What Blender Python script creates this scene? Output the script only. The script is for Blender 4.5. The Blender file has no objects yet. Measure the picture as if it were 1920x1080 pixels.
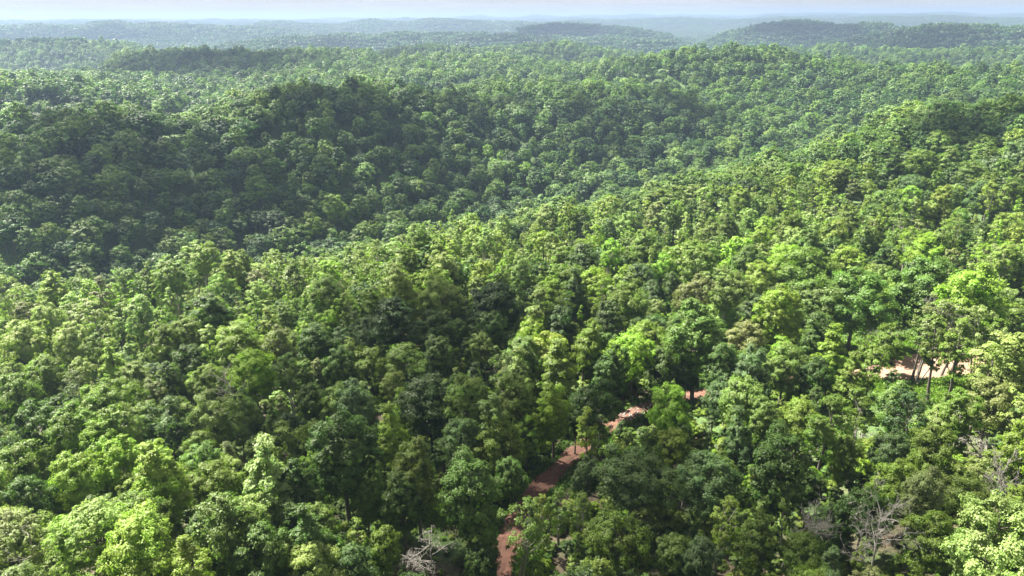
import bpy, math, random
import numpy as np
from mathutils import Vector, Matrix

rng = np.random.default_rng(7)
R_ = math.radians
scene = bpy.context.scene
COL = scene.collection

# ------------------------------------------------------------------ camera
FPX = 1280.0                       # focal length in photograph pixels (1920 wide)
PITCH, ROLL = R_(21.73), R_(0.33)
fw = np.array([0, math.cos(PITCH), -math.sin(PITCH)])
rt0 = np.array([1.0, 0, 0]); up0 = np.array([0, math.sin(PITCH), math.cos(PITCH)])
rt = math.cos(ROLL) * rt0 - math.sin(ROLL) * up0
up = math.sin(ROLL) * rt0 + math.cos(ROLL) * up0
cam_d = bpy.data.cameras.new('camera'); cam = bpy.data.objects.new('camera', cam_d); COL.objects.link(cam)
cam_d.sensor_width = 36.0; cam_d.lens = 36.0 * FPX / 1920.0
cam_d.clip_start = 0.5; cam_d.clip_end = 80000.0
cam.matrix_world = Matrix(((rt[0], up[0], -fw[0], 0), (rt[1], up[1], -fw[1], 0), (rt[2], up[2], -fw[2], 0), (0, 0, 0, 1)))
scene.camera = cam

# ------------------------------------------------------------------ light
SUN_EL, SUN_AZ = R_(53), R_(-52)           # ahead of the camera and to the left
S = np.array([math.sin(SUN_AZ) * math.cos(SUN_EL), math.cos(SUN_AZ) * math.cos(SUN_EL), math.sin(SUN_EL)])
world = bpy.data.worlds.new('World'); scene.world = world; world.use_nodes = True
wn, wl = world.node_tree.nodes, world.node_tree.links
wn.clear()
wo = wn.new('ShaderNodeOutputWorld'); bg = wn.new('ShaderNodeBackground')
sky = wn.new('ShaderNodeTexSky'); sky.sky_type = 'NISHITA'; sky.sun_disc = False
sky.sun_elevation = SUN_EL; sky.sun_rotation = SUN_AZ; sky.air_density = 1.0; sky.dust_density = 1.5; sky.ozone_density = 1.0
bg.inputs['Strength'].default_value = 0.1
# a broken layer of thin cloud on the sky (direction based, the same all round)
tc = wn.new('ShaderNodeTexCoord'); sep = wn.new('ShaderNodeSeparateXYZ'); wl.new(tc.outputs['Generated'], sep.inputs[0])
mx = wn.new('ShaderNodeMath'); mx.operation = 'MAXIMUM'; wl.new(sep.outputs['Z'], mx.inputs[0]); mx.inputs[1].default_value = 0.0
ad = wn.new('ShaderNodeMath'); ad.operation = 'ADD'; wl.new(mx.outputs[0], ad.inputs[0]); ad.inputs[1].default_value = 0.045
dv = wn.new('ShaderNodeVectorMath'); dv.operation = 'DIVIDE'; wl.new(tc.outputs['Generated'], dv.inputs[0])
cb = wn.new('ShaderNodeCombineXYZ')
for k in range(3): wl.new(ad.outputs[0], cb.inputs[k])
wl.new(cb.outputs[0], dv.inputs[1])
sc2 = wn.new('ShaderNodeVectorMath'); sc2.operation = 'MULTIPLY'; wl.new(dv.outputs[0], sc2.inputs[0]); sc2.inputs[1].default_value = (1, 1, 0)
nz = wn.new('ShaderNodeTexNoise'); nz.inputs['Scale'].default_value = 0.55; nz.inputs['Detail'].default_value = 7; nz.inputs['Roughness'].default_value = 0.6
wl.new(sc2.outputs[0], nz.inputs['Vector'])
cr = wn.new('ShaderNodeValToRGB'); cr.color_ramp.elements[0].position = 0.36; cr.color_ramp.elements[1].position = 0.66
cr.color_ramp.elements[0].color = (0.95, 0.95, 0.95, 1); cr.color_ramp.elements[1].color = (0.99, 0.99, 0.99, 1)
wl.new(nz.outputs['Fac'], cr.inputs[0])
mixc = wn.new('ShaderNodeMixRGB'); wl.new(cr.outputs[0], mixc.inputs[0]); wl.new(sky.outputs[0], mixc.inputs[1])
c3 = wn.new('ShaderNodeValToRGB'); wl.new(nz.outputs['Fac'], c3.inputs[0]); c3.color_ramp.elements[0].position = 0.35; c3.color_ramp.elements[1].position = 0.7
c3.color_ramp.elements[0].color = (1.12, 1.07, 1.03, 1); c3.color_ramp.elements[1].color = (1.52, 1.42, 1.34, 1)
wl.new(c3.outputs[0], mixc.inputs[2])
wl.new(mixc.outputs[0], bg.inputs['Color']); wl.new(bg.outputs[0], wo.inputs['Surface'])

sun_d = bpy.data.lights.new('sun', 'SUN'); sun_d.energy = 5.0; sun_d.angle = R_(0.5); sun_d.color = (1.0, 0.94, 0.80)
sun = bpy.data.objects.new('sun', sun_d); COL.objects.link(sun)
sun.rotation_euler = Vector(-S).to_track_quat('-Z', 'Y').to_euler()

vs = scene.view_settings
vs.view_transform = 'Standard'; vs.look = 'None'; vs.gamma = 1.0; vs.use_curve_mapping = False
vs.exposure = 2.5
cy = scene.cycles
cy.max_bounces = 6; cy.diffuse_bounces = 3; cy.glossy_bounces = 1; cy.transmission_bounces = 3; cy.volume_bounces = 1
cy.transparent_max_bounces = 40
cy.use_denoising = True
try: cy.denoising_prefilter = 'ACCURATE'
except Exception: pass
cy.caustics_reflective = False; cy.caustics_refractive = False

# ------------------------------------------------------------------ helpers
def proj(P):
    P = np.asarray(P, float); z = P @ fw
    return 960 + FPX * (P @ rt) / z, 540 - FPX * (P @ up) / z, z
def ray(px, py):
    d = fw + rt * ((px - 960) / FPX) - up * ((py - 540) / FPX)
    return d / np.linalg.norm(d)

def hash2(ix, iy, seed):
    h = (ix.astype(np.int64) * 374761393 + iy.astype(np.int64) * 668265263 + seed * 974634777) & 0xFFFFFFFF
    h = ((h ^ (h >> 13)) * 1274126177) & 0xFFFFFFFF
    return ((h ^ (h >> 16)) & 0xFFFF) / 65535.0
def vnoise(x, y, seed=0):
    ix, iy = np.floor(x), np.floor(y); fx, fy = x - ix, y - iy
    fx = fx * fx * (3 - 2 * fx); fy = fy * fy * (3 - 2 * fy)
    a, b = hash2(ix, iy, seed), hash2(ix + 1, iy, seed); c, d = hash2(ix, iy + 1, seed), hash2(ix + 1, iy + 1, seed)
    return (a + (b - a) * fx) * (1 - fy) + (c + (d - c) * fx) * fy
def fbm(x, y, seed=0, octs=4):
    s, a, t = 0, 1.0, 0
    for k in range(octs):
        s = s + a * (vnoise(x * 2 ** k + 17.3 * k, y * 2 ** k - 9.1 * k, seed + k) - 0.5); t += a; a *= 0.5
    return s / t * 2

# ------------------------------------------------------------------ terrain
CANOPY = 15.0
# (px, py, horizontal distance) of points on the canopy in the photograph: the hills they stand on
CP = [  # the near ridge
 (960,1080,62),(300,1080,62),(1650,1080,62),(960,850,88),(960,700,121),(400,850,93),(60,1000,80),(1500,850,88),(1850,900,80),
 (1700,640,136),(1850,640,136),(1300,600,147),(960,560,165),(500,620,152),(100,700,150),(60,600,205),(200,560,215),
 (330,480,250),(560,490,240),(760,480,235),(900,430,255),(1100,440,240),(1300,450,225),(1500,450,220),(1700,450,220),(1850,430,230),
 (1100,385,300),(1250,370,300),(1300,345,330),(1500,300,350),(1650,270,370),(1800,260,390),(1900,250,400),(1850,190,480),(1750,205,480),(1900,183,470),
 (100,545,260),(0,560,250),(230,520,270),
 # valley and the dark hill beyond it
 (30,520,345),(180,490,360),(330,470,385),(600,455,410),(800,415,450),(980,385,500),(1150,360,560),(1300,315,640),(1400,290,690),(1480,260,760),(1560,235,840),
 (300,380,430),(100,400,400),(600,360,470),(800,340,520),(1000,320,570),(1150,290,640),(1280,265,700),
 (300,270,500),(550,260,540),(750,240,590),(950,235,640),(1100,220,690),
 (0,228,520),(60,214,540),(140,200,560),(230,196,590),(300,206,600),(360,208,610),(420,184,630),(520,162,650),(620,155,660),(740,158,670),(830,175,690),(900,182,710),(1000,175,740),(1100,170,760),(1200,178,780),(1300,200,790),(1400,225,790),
 # hidden side behind it
 (60,206,860),(200,198,880),(330,196,900),(450,186,920),(700,160,940),(900,165,900),(1200,170,930),
 # right hill beyond the valley
 (1600,230,860),(1750,210,820),(1500,200,920),(1700,180,930),(1900,165,900),(1350,150,1000),(1500,140,1030),(1250,120,1060),
 (1350,86,1150),(1440,90,1150),(1280,98,1150),(1560,103,1130),(1700,115,1120),(1850,125,1120),(1190,110,1150),(1100,150,1000),
 # plateau in the middle
 (960,130,1180),(800,135,1180),(700,120,1300),(1000,98,1500),(1150,84,1700),(800,92,1600),(650,95,1600),(900,75,2100),(1100,70,2200),
 (500,110,1350),
 # left: pale slopes, dark ridge
 (150,84,2700),(250,90,2600),(330,98,2300),
 (60,156,900),(200,176,920),(350,190,950),(450,186,950),(100,192,850),
 (180,148,1150),(250,115,1400),(330,88,1500),(400,93,1500),(470,97,1500),(560,98,1550),(350,140,1250),(500,130,1250),
 (60,130,1500),(100,105,1900),(250,80,2300),(60,75,2400),(290,72,2300),(420,62,3200),(400,82,2500),
 # far right
 (1600,85,2000),(1750,75,2300),(1880,70,2400),(1650,60,3000),(1500,90,1900),(1560,78,2300),(1400,50,2900),(1500,44,3100),(1600,42,3100),(1700,48,3200),(1850,45,3300),
 (1180,60,2600),(1080,48,3400),(1000,50,3400),(1220,53,3000),(700,55,3300),(850,60,3000),(560,60,3200),(150,55,3500),(60,55,3500),(220,44,4200),(290,42,4300),
]
cpx = []
for px, py, D in CP:
    D = D if D < 300 else (300 + (D - 300) * 0.7 if D < 1150 else 895 + (D - 1150) * 1.1)
    d = ray(px, py); t = D / math.hypot(d[0], d[1])
    p = d * t; cpx.append((p[0], p[1], p[2] - CANOPY))
for px, D, z in [(20,600,-118),(120,620,-125),(250,640,-135),(350,640,-138),(430,660,-140),(540,720,-130),(650,740,-125),(760,740,-125),(900,760,-118),(1050,780,-118),(1200,790,-120),
                 (1250,1020,-105),(1350,1040,-118),(1450,1040,-120),(1550,1050,-120),(1700,1040,-120),(1850,1040,-118),
                 (230,1450,-125),(340,1480,-135),(440,1480,-130),(540,1480,-120),(100,2700,-140),(220,2700,-150),(320,2500,-140),(1080,3900,-140),(1500,3800,-150),(1000,2450,-110),(1450,2100,-120),(1600,2500,-130),
                 (1760,640,-118),(1880,640,-112)]:   # valley floors that the hills in front hide
    d = ray(px, 60); t = D / math.hypot(d[0], d[1]); cpx.append((d[0] * t, d[1] * t, z))
for x, y, z in [(0,0,-78),(-80,20,-84),(90,10,-74),(0,-150,-95),(-200,0,-120),(250,60,-86),(-260,120,-125),(300,200,-92),(-300,-200,-130),(300,-200,-110)]:
    cpx.append((x, y, z))
cpx = np.array(cpx)
def tps_fit(P, lam):
    n = len(P); d2 = ((P[:, None, :2] - P[None, :, :2]) ** 2).sum(2) / 1e6
    K = np.where(d2 > 0, d2 * np.log(np.maximum(d2, 1e-12)), 0) + lam * np.eye(n)
    Q = np.c_[np.ones(n), P[:, :2] / 1e3]
    A = np.block([[K, Q], [Q.T, np.zeros((3, 3))]])
    return np.linalg.solve(A, np.r_[P[:, 2], 0, 0, 0])
TW = tps_fit(cpx, 0.0001)
def tps(x, y):
    out = np.empty(x.shape)
    xf, yf = x.ravel(), y.ravel(); o = out.ravel()
    for s in range(0, len(xf), 20000):
        a, b = xf[s:s + 20000], yf[s:s + 20000]
        d2 = ((a[:, None] - cpx[None, :, 0]) ** 2 + (b[:, None] - cpx[None, :, 1]) ** 2) / 1e6
        k = np.where(d2 > 0, d2 * np.log(np.maximum(d2, 1e-12)), 0)
        o[s:s + 20000] = k @ TW[:-3] + TW[-3] + TW[-2] * a / 1e3 + TW[-1] * b / 1e3
    return o.reshape(x.shape)
RIDGES = [  # distance, skyline of the canopy as (px, py) in the photograph
 (1250, [(150,150),(175,138),(205,122),(240,104),(300,93),(340,90),(420,94),(480,98),(560,97),(640,93),(740,96)]),
 (1900, [(-150,82),(0,76),(100,72),(200,74),(255,82),(300,97),(335,116)]),
 (1500, [(600,112),(700,94),(820,86),(950,88),(1060,84),(1180,92),(1240,104)]),
 (2600, [(370,104),(430,84),(500,72),(600,66),(720,62),(860,58),(960,62)]),
 (2300, [(760,82),(860,68),(960,64),(1060,70),(1140,70),(1210,76),(1300,84)]),
 (2900, [(930,64),(975,52),(1000,47),(1040,45),(1100,49),(1180,54),(1230,59),(1290,68)]),
 (2700, [(1310,72),(1370,60),(1430,50),(1490,42),(1540,44),(1590,48),(1635,44),(1680,50),(1730,64)]),
 (2100, [(1500,96),(1570,80),(1640,66),(1710,52),(1770,45),(1850,49),(2000,52),(2100,60)]),
 (1600, [(1420,92),(1520,84),(1600,88),(1700,94),(1800,88),(1900,84),(2050,90)]),
 (3700, [(-200,52),(0,50),(60,46),(150,47),(215,42),(245,47),(290,41),(345,46),(400,48),(520,52),(600,54)]),
 (4600, [(440,46),(480,41),(525,38),(575,43),(640,42),(700,36),(760,40),(800,35),(860,38),(950,39),(1050,41),(1150,44)]),
 (5600, [(1000,43),(1100,38),(1180,37),(1300,36),(1380,38),(1460,33),(1600,35),(1760,31),(1850,33),(2000,35),(2100,40)]),
 (5800, [(-200,46),(0,43),(100,42),(300,41),(420,43),(560,44)]),
 (7600, [(-200,41),(0,40),(200,39),(420,38),(600,39),(760,37),(1000,36),(1250,32),(1400,33),(1700,29),(2000,31)]),
 (10500, [(-200,39),(0,38),(150,37),(300,36.5),(500,36),(700,35),(870,31),(1000,31),(1100,30),(1140,27),(1185,24),(1230,28),(1400,27),(1560,24),(1640,26),(1750,23),(1900,25),(2100,26)]),
]
RG = []
for D, pl in RIDGES:
    az, zz = [], []
    for px, py in pl:
        d = ray(px, py); t = D / math.hypot(d[0], d[1]); az.append(math.atan2(d[0], d[1])); zz.append(d[2] * t - CANOPY)
    az, zz = np.array(az), np.array(zz); o = np.argsort(az); RG.append((D, az[o], zz[o]))
def far_land(x, y):
    r = np.hypot(x, y); az = np.arctan2(x, np.where(np.abs(y) < 1e-6, 1e-6, y))
    # valley floors of the far country and rolling hills for what lies out of the frame
    w2 = np.clip((r - 3000) / 8000, 0, 1)
    low = -132 + 40 * w2 + 26 * fbm(x / 620 + 3.1, y / 400, 11, 4)
    hills = low + 46 * np.clip(1 - np.abs(fbm(x / 1100, y / 700 + 5.5, 31, 3)) * 2.2, 0, 1)
    aside = np.clip((np.abs(az) - 0.70) / 0.14, 0, 1); far = low * (1 - aside) + hills * aside
    for D, a, zc in RG:
        if r.max() < D * 0.72 or r.min() > D * 1.4: continue
        wob = D * (1 + 0.05 * fbm(az * 6 + D, az * 0 + 1.5, 301, 2))
        hw = 0.085 * D + 30
        g = np.exp(-((r - wob) / hw) ** 2); end = np.clip((az - a[0]) / 0.06 + 0.4, 0, 1) * np.clip((a[-1] - az) / 0.06 + 0.4, 0, 1)
        k = np.clip(g * end, 0, 1); c = np.interp(az, a, zc) + 0.0036 * D * fbm(az * 26 + D, az * 0 + 0.3, 501, 3)
        spur = 10 * np.clip(D / 2500, 0.5, 1.6) * fbm(x / (0.09 * D), y / (0.16 * D), 401, 2) * (1 - g ** 3)
        far = np.maximum(far, low + (c - low) * k + spur * k)
    return far
def ground(x, y):
    x, y = np.asarray(x, float), np.asarray(y, float); shape = x.shape; x, y = np.atleast_1d(x), np.atleast_1d(y)
    r = np.hypot(x, y); azc = np.where(y > 0, np.abs(np.arctan2(x, np.where(np.abs(y) < 1e-6, 1e-6, y))), math.pi)
    w = np.clip((1330 - r) / 230, 0, 1) * np.clip((0.80 - azc) / 0.15, 0, 1)
    w = np.maximum(w, np.clip((520 - r) / 260, 0, 1))
    w = w * w * (3 - 2 * w)
    m = w < 1; far = np.zeros(x.shape)
    if m.any(): far[m] = far_land(x[m], y[m])
    z = far * (1 - w); m = w > 0; z[m] += np.clip(tps(x[m], y[m]), -190, -20) * w[m]
    g = np.clip((r - 260) / 500, 0, 1)
    z = z + g * 7 * fbm(x / 150, y / 120, 5, 3) + 0.5 * fbm(x / 14, y / 14, 9, 2)
    return z.reshape(shape)

def new_mesh(name, V, F, smooth=False, mats=(), midx=None, tint=None):
    me = bpy.data.meshes.new(name); V = np.asarray(V, np.float32)
    groups = F if isinstance(F, list) else [F]
    groups = [np.asarray(g, np.int32) for g in groups if len(g)]
    me.vertices.add(len(V)); me.vertices.foreach_set('co', V.ravel())
    tot = np.concatenate([np.full(len(g), g.shape[1], np.int32) for g in groups])
    me.loops.add(int(tot.sum())); me.loops.foreach_set('vertex_index', np.concatenate([g.ravel() for g in groups]))
    me.polygons.add(len(tot)); me.polygons.foreach_set('loop_start', np.r_[0, np.cumsum(tot)[:-1]].astype(np.int32))
    try: me.polygons.foreach_set('loop_total', tot)
    except Exception: pass
    for m in mats: me.materials.append(m)
    if midx is not None: me.polygons.foreach_set('material_index', np.asarray(midx, np.int32))
    me.polygons.foreach_set('use_smooth', np.full(len(tot), smooth))
    if tint is not None:
        a = me.attributes.new('tint', 'FLOAT', 'POINT'); a.data.foreach_set('value', np.asarray(tint, np.float32))
    me.update(); me.validate()
    return me
def link(name, me, parent=None, **props):
    o = bpy.data.objects.new(name, me); COL.objects.link(o)
    if parent is not None: o.parent = parent
    for k, v in props.items(): o[k] = v
    return o

# ------------------------------------------------------------------ materials
def node(nt, t, **kw):
    n = nt.nodes.new(t)
    for k, v in kw.items(): setattr(n, k, v)
    return n
def leaf_material(name, source, paler=False):
    m = bpy.data.materials.new(name); m.use_nodes = True; nt = m.node_tree; nt.nodes.clear(); L = nt.links
    out = node(nt, 'ShaderNodeOutputMaterial')
    if source == 'object':
        ci = node(nt, 'ShaderNodeObjectInfo'); c = ci.outputs['Color']
    else:
        ci = node(nt, 'ShaderNodeAttribute', attribute_type='INSTANCER', attribute_name='tree_colour'); c = ci.outputs['Color']
    ti = node(nt, 'ShaderNodeAttribute', attribute_type='GEOMETRY', attribute_name='tint')
    hs = node(nt, 'ShaderNodeHueSaturation'); L.new(c, hs.inputs['Color'])
    mh = node(nt, 'ShaderNodeMapRange'); L.new(ti.outputs['Fac'], mh.inputs[0])
    mh.inputs[3].default_value = 0.488; mh.inputs[4].default_value = 0.516; L.new(mh.outputs[0], hs.inputs['Hue'])
    mv = node(nt, 'ShaderNodeMapRange'); L.new(ti.outputs['Fac'], mv.inputs[0])
    mv.inputs[3].default_value = 0.70; mv.inputs[4].default_value = 1.42; L.new(mv.outputs[0], hs.inputs['Value'])
    df = node(nt, 'ShaderNodeBsdfPrincipled'); L.new(hs.outputs[0], df.inputs['Base Color'])
    df.inputs['Roughness'].default_value = 0.5; df.inputs['Specular IOR Level'].default_value = 0.30
    tr = node(nt, 'ShaderNodeBsdfTranslucent')
    g2 = node(nt, 'ShaderNodeMixRGB', blend_type='MULTIPLY'); g2.inputs[0].default_value = 1.0
    L.new(hs.outputs[0], g2.inputs[1]); g2.inputs[2].default_value = (1.25, 1.6, 0.6, 1); L.new(g2.outputs[0], tr.inputs['Color'])
    mi = node(nt, 'ShaderNodeMixShader'); mi.inputs[0].default_value = 0.38
    L.new(df.outputs[0], mi.inputs[1]); L.new(tr.outputs[0], mi.inputs[2]); L.new(mi.outputs[0], out.inputs['Surface'])
    return m
def bark_material(name, c1, c2, rough=0.9):
    m = bpy.data.materials.new(name); m.use_nodes = True; nt = m.node_tree; L = nt.links; b = nt.nodes['Principled BSDF']
    tcn = node(nt, 'ShaderNodeTexCoord'); mp = node(nt, 'ShaderNodeMapping'); mp.inputs['Scale'].default_value = (6, 6, 0.8)
    L.new(tcn.outputs['Object'], mp.inputs[0]); n = node(nt, 'ShaderNodeTexNoise'); n.inputs['Scale'].default_value = 1.2; n.inputs['Detail'].default_value = 6
    L.new(mp.outputs[0], n.inputs['Vector']); r = node(nt, 'ShaderNodeValToRGB'); L.new(n.outputs['Fac'], r.inputs[0])
    r.color_ramp.elements[0].position = 0.3; r.color_ramp.elements[1].position = 0.7
    r.color_ramp.elements[0].color = (*c1, 1); r.color_ramp.elements[1].color = (*c2, 1)
    L.new(r.outputs[0], b.inputs['Base Color']); b.inputs['Roughness'].default_value = rough
    bp = node(nt, 'ShaderNodeBump'); bp.inputs['Strength'].default_value = 0.6; bp.inputs['Distance'].default_value = 0.03
    L.new(n.outputs['Fac'], bp.inputs['Height']); L.new(bp.outputs[0], b.inputs['Normal'])
    return m
LEAF = leaf_material('leaves', 'object'); LEAF_I = leaf_material('forest_leaves', 'instancer')
BARK = bark_material('bark', (0.06, 0.05, 0.042), (0.17, 0.15, 0.13))
BARK_PALE = bark_material('pale_bark', (0.19, 0.17, 0.15), (0.36, 0.34, 0.31))
BARK_DEAD = bark_material('dead_bark', (0.13, 0.12, 0.11), (0.33, 0.31, 0.285))

def ground_material():
    m = bpy.data.materials.new('forest_floor'); m.use_nodes = True; nt = m.node_tree; L = nt.links; b = nt.nodes['Principled BSDF']
    geo = node(nt, 'ShaderNodeNewGeometry')
    n1 = node(nt, 'ShaderNodeTexNoise'); n1.inputs['Scale'].default_value = 0.09; n1.inputs['Detail'].default_value = 8; L.new(geo.outputs['Position'], n1.inputs['Vector'])
    n2 = node(nt, 'ShaderNodeTexNoise'); n2.inputs['Scale'].default_value = 1.4; n2.inputs['Detail'].default_value = 7; L.new(geo.outputs['Position'], n2.inputs['Vector'])
    r1 = node(nt, 'ShaderNodeValToRGB'); L.new(n2.outputs['Fac'], r1.inputs[0])
    r1.color_ramp.elements[0].color = (0.035, 0.028, 0.018, 1); r1.color_ramp.elements[1].color = (0.10, 0.075, 0.05, 1)
    r1.color_ramp.elements[0].position = 0.32; r1.color_ramp.elements[1].position = 0.7
    r2 = node(nt, 'ShaderNodeValToRGB'); L.new(n2.outputs['Fac'], r2.inputs[0])
    r2.color_ramp.elements[0].color = (0.026, 0.050, 0.014, 1); r2.color_ramp.elements[1].color = (0.07, 0.125, 0.028, 1)
    r2.color_ramp.elements[0].position = 0.3; r2.color_ramp.elements[1].position = 0.7
    gr = node(nt, 'ShaderNodeAttribute', attribute_type='GEOMETRY', attribute_name='grassy')
    st = node(nt, 'ShaderNodeMath', operation='ADD'); L.new(n1.outputs['Fac'], st.inputs[0]); L.new(gr.outputs['Fac'], st.inputs[1])
    rr = node(nt, 'ShaderNodeMapRange'); L.new(st.outputs[0], rr.inputs[0]); rr.inputs[1].default_value = 0.38; rr.inputs[2].default_value = 0.54
    mm = node(nt, 'ShaderNodeMixRGB'); L.new(rr.outputs[0], mm.inputs[0]); L.new(r1.outputs[0], mm.inputs[1]); L.new(r2.outputs[0], mm.inputs[2])
    L.new(mm.outputs[0], b.inputs['Base Color']); b.inputs['Roughness'].default_value = 0.95
    bp = node(nt, 'ShaderNodeBump'); bp.inputs['Strength'].default_value = 0.8; bp.inputs['Distance'].default_value = 0.15
    L.new(n2.outputs['Fac'], bp.inputs['Height']); L.new(bp.outputs[0], b.inputs['Normal'])
    return m
def road_material():
    m = bpy.data.materials.new('red_dirt'); m.use_nodes = True; nt = m.node_tree; L = nt.links; b = nt.nodes['Principled BSDF']
    geo = node(nt, 'ShaderNodeNewGeometry')
    a = node(nt, 'ShaderNodeAttribute', attribute_type='GEOMETRY', attribute_name='paler')
    n = node(nt, 'ShaderNodeTexNoise'); n.inputs['Scale'].default_value = 0.7; n.inputs['Detail'].default_value = 10; n.inputs['Roughness'].default_value = 0.65; L.new(geo.outputs['Position'], n.inputs['Vector'])
    r1 = node(nt, 'ShaderNodeValToRGB'); L.new(n.outputs['Fac'], r1.inputs[0]); r1.color_ramp.elements[0].position = 0.3; r1.color_ramp.elements[1].position = 0.72
    r1.color_ramp.elements[0].color = (0.058, 0.025, 0.018, 1); r1.color_ramp.elements[1].color = (0.165, 0.082, 0.058, 1)
    r2 = node(nt, 'ShaderNodeValToRGB'); L.new(n.outputs['Fac'], r2.inputs[0]); r2.color_ramp.elements[0].position = 0.3; r2.color_ramp.elements[1].position = 0.72
    r2.color_ramp.elements[0].color = (0.17, 0.10, 0.07, 1); r2.color_ramp.elements[1].color = (0.29, 0.19, 0.14, 1)
    mm = node(nt, 'ShaderNodeMixRGB'); L.new(a.outputs['Fac'], mm.inputs[0]); L.new(r1.outputs[0], mm.inputs[1]); L.new(r2.outputs[0], mm.inputs[2])
    nl = node(nt, 'ShaderNodeTexNoise'); nl.inputs['Scale'].default_value = 0.33; nl.inputs['Detail'].default_value = 9; nl.inputs['Roughness'].default_value = 0.75; L.new(geo.outputs['Position'], nl.inputs['Vector'])
    ml = node(nt, 'ShaderNodeMapRange'); L.new(nl.outputs['Fac'], ml.inputs[0]); ml.inputs[1].default_value = 0.54; ml.inputs[2].default_value = 0.64; ml.inputs[4].default_value = 0.6
    m3 = node(nt, 'ShaderNodeMixRGB'); L.new(ml.outputs[0], m3.inputs[0]); L.new(mm.outputs[0], m3.inputs[1]); m3.inputs[2].default_value = (0.075, 0.062, 0.035, 1); mm = m3
    L.new(mm.outputs[0], b.inputs['Base Color']); b.inputs['Roughness'].default_value = 0.95
    bp = node(nt, 'ShaderNodeBump'); bp.inputs['Strength'].default_value = 0.7; bp.inputs['Distance'].default_value = 0.12
    L.new(n.outputs['Fac'], bp.inputs['Height']); L.new(bp.outputs[0], b.inputs['Normal'])
    return m
GROUND_M, ROAD_M = ground_material(), road_material()

# ------------------------------------------------------------------ intersect a photograph pixel with the land
def hit(px, py, lift=0.0, tmin=40, tmax=4000):
    d = ray(px, py); t = np.geomspace(tmin, min(tmax, 900 if py > 300 else tmax), 200)
    P = d[None] * t[:, None]; below = P[:, 2] < ground(P[:, 0], P[:, 1]) + lift
    i = int(np.argmax(below)) if below.any() else len(t) - 1
    if i == 0: return P[0]
    lo, hi = t[i - 1], t[i]
    tt = np.linspace(lo, hi, 24); Q = d[None] * tt[:, None]
    j = int(np.argmax(Q[:, 2] < ground(Q[:, 0], Q[:, 1]) + lift))
    return Q[j]

# red dirt track, from the bottom edge up into the clearing
ROAD_PX = [(900,1180),(918,1120),(935,1070),(950,1030),(966,985),(985,945),(1020,905),(1055,872),(1085,843),(1125,812),(1165,785),(1205,765),(1250,752),(1300,741),(1360,728),(1430,717),(1500,710),(1560,706),(1610,702),(1660,699),(1705,692),(1760,684),(1815,673),(1870,664),(1930,658),(2020,650)]
road_c = np.array([hit(a, b)[:2] for a, b in ROAD_PX])
def smooth_path(P, step):
    t = np.r_[0, np.cumsum(np.hypot(*np.diff(P, axis=0).T))]
    s = np.arange(0, t[-1], step); Q = np.c_[np.interp(s, t, P[:, 0]), np.interp(s, t, P[:, 1])]
    for _ in range(40): Q[1:-1] = (Q[:-2] + 2 * Q[1:-1] + Q[2:]) / 4
    return Q
road_p = smooth_path(road_c, 0.4)
clearing = hit(1740, 687)[:2]
rdist_cl = np.hypot(*(road_p - clearing).T)
tang = np.gradient(road_p, axis=0); tang /= np.linalg.norm(tang, axis=1)[:, None]; nrm = np.c_[-tang[:, 1], tang[:, 0]]
s_ = np.arange(len(road_p)) * 0.4
paler = np.clip((34 - rdist_cl) / 14, 0, 1)  # blends to the lighter soil colour towards the clearing
halfw = 2.5 + 0.6 * fbm(s_ / 7, s_ * 0, 3, 3) + 6.2 * np.exp(-(rdist_cl / 12) ** 4)
def road_dist(x, y):
    x, y = np.asarray(x), np.asarray(y); out = np.empty(len(x)); q = road_p[::4]
    for s in range(0, len(x), 20000):
        out[s:s + 20000] = np.sqrt(((x[s:s + 20000, None] - q[None, :, 0]) ** 2 + (y[s:s + 20000, None] - q[None, :, 1]) ** 2).min(1))
    return out
NU = 33; u = np.linspace(-1, 1, NU)
RX = road_p[:, None, 0] + nrm[:, None, 0] * u[None] * (halfw[:, None] + 0.35 * fbm(np.repeat(s_[:, None], NU, 1) / 1.7, u[None] + s_[:, None] * 0, 8, 2))
RY = road_p[:, None, 1] + nrm[:, None, 1] * u[None] * (halfw[:, None] + 0.35 * fbm(np.repeat(s_[:, None], NU, 1) / 1.7, u[None] + s_[:, None] * 0, 8, 2))
ruts = -0.17 * np.exp(-((np.abs(u) * 2.9 - 0.95) / 0.28) ** 2)[None]
prof = 0.20 - 0.55 * np.abs(u)[None] ** 6
RZ = ground(RX, RY) + prof + ruts * (0.6 + 0.8 * fbm(RX / 3, RY / 3, 21, 2)) + 0.11 * fbm(RX / 0.9, RY / 0.9, 22, 3)
nr = len(road_p); idx = np.arange(nr * NU).reshape(nr, NU)
F = np.stack([idx[:-1, :-1], idx[1:, :-1], idx[1:, 1:], idx[:-1, 1:]], -1).reshape(-1, 4)
me = new_mesh('dirt_road', np.c_[RX.ravel(), RY.ravel(), RZ.ravel()], F[:, ::-1], True, (ROAD_M,))
a_ = me.attributes.new('paler', 'FLOAT', 'POINT'); a_.data.foreach_set('value', np.repeat(paler, NU).astype(np.float32))
link('dirt_road', me, kind='structure', label='rutted red dirt track through the trees')

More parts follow.
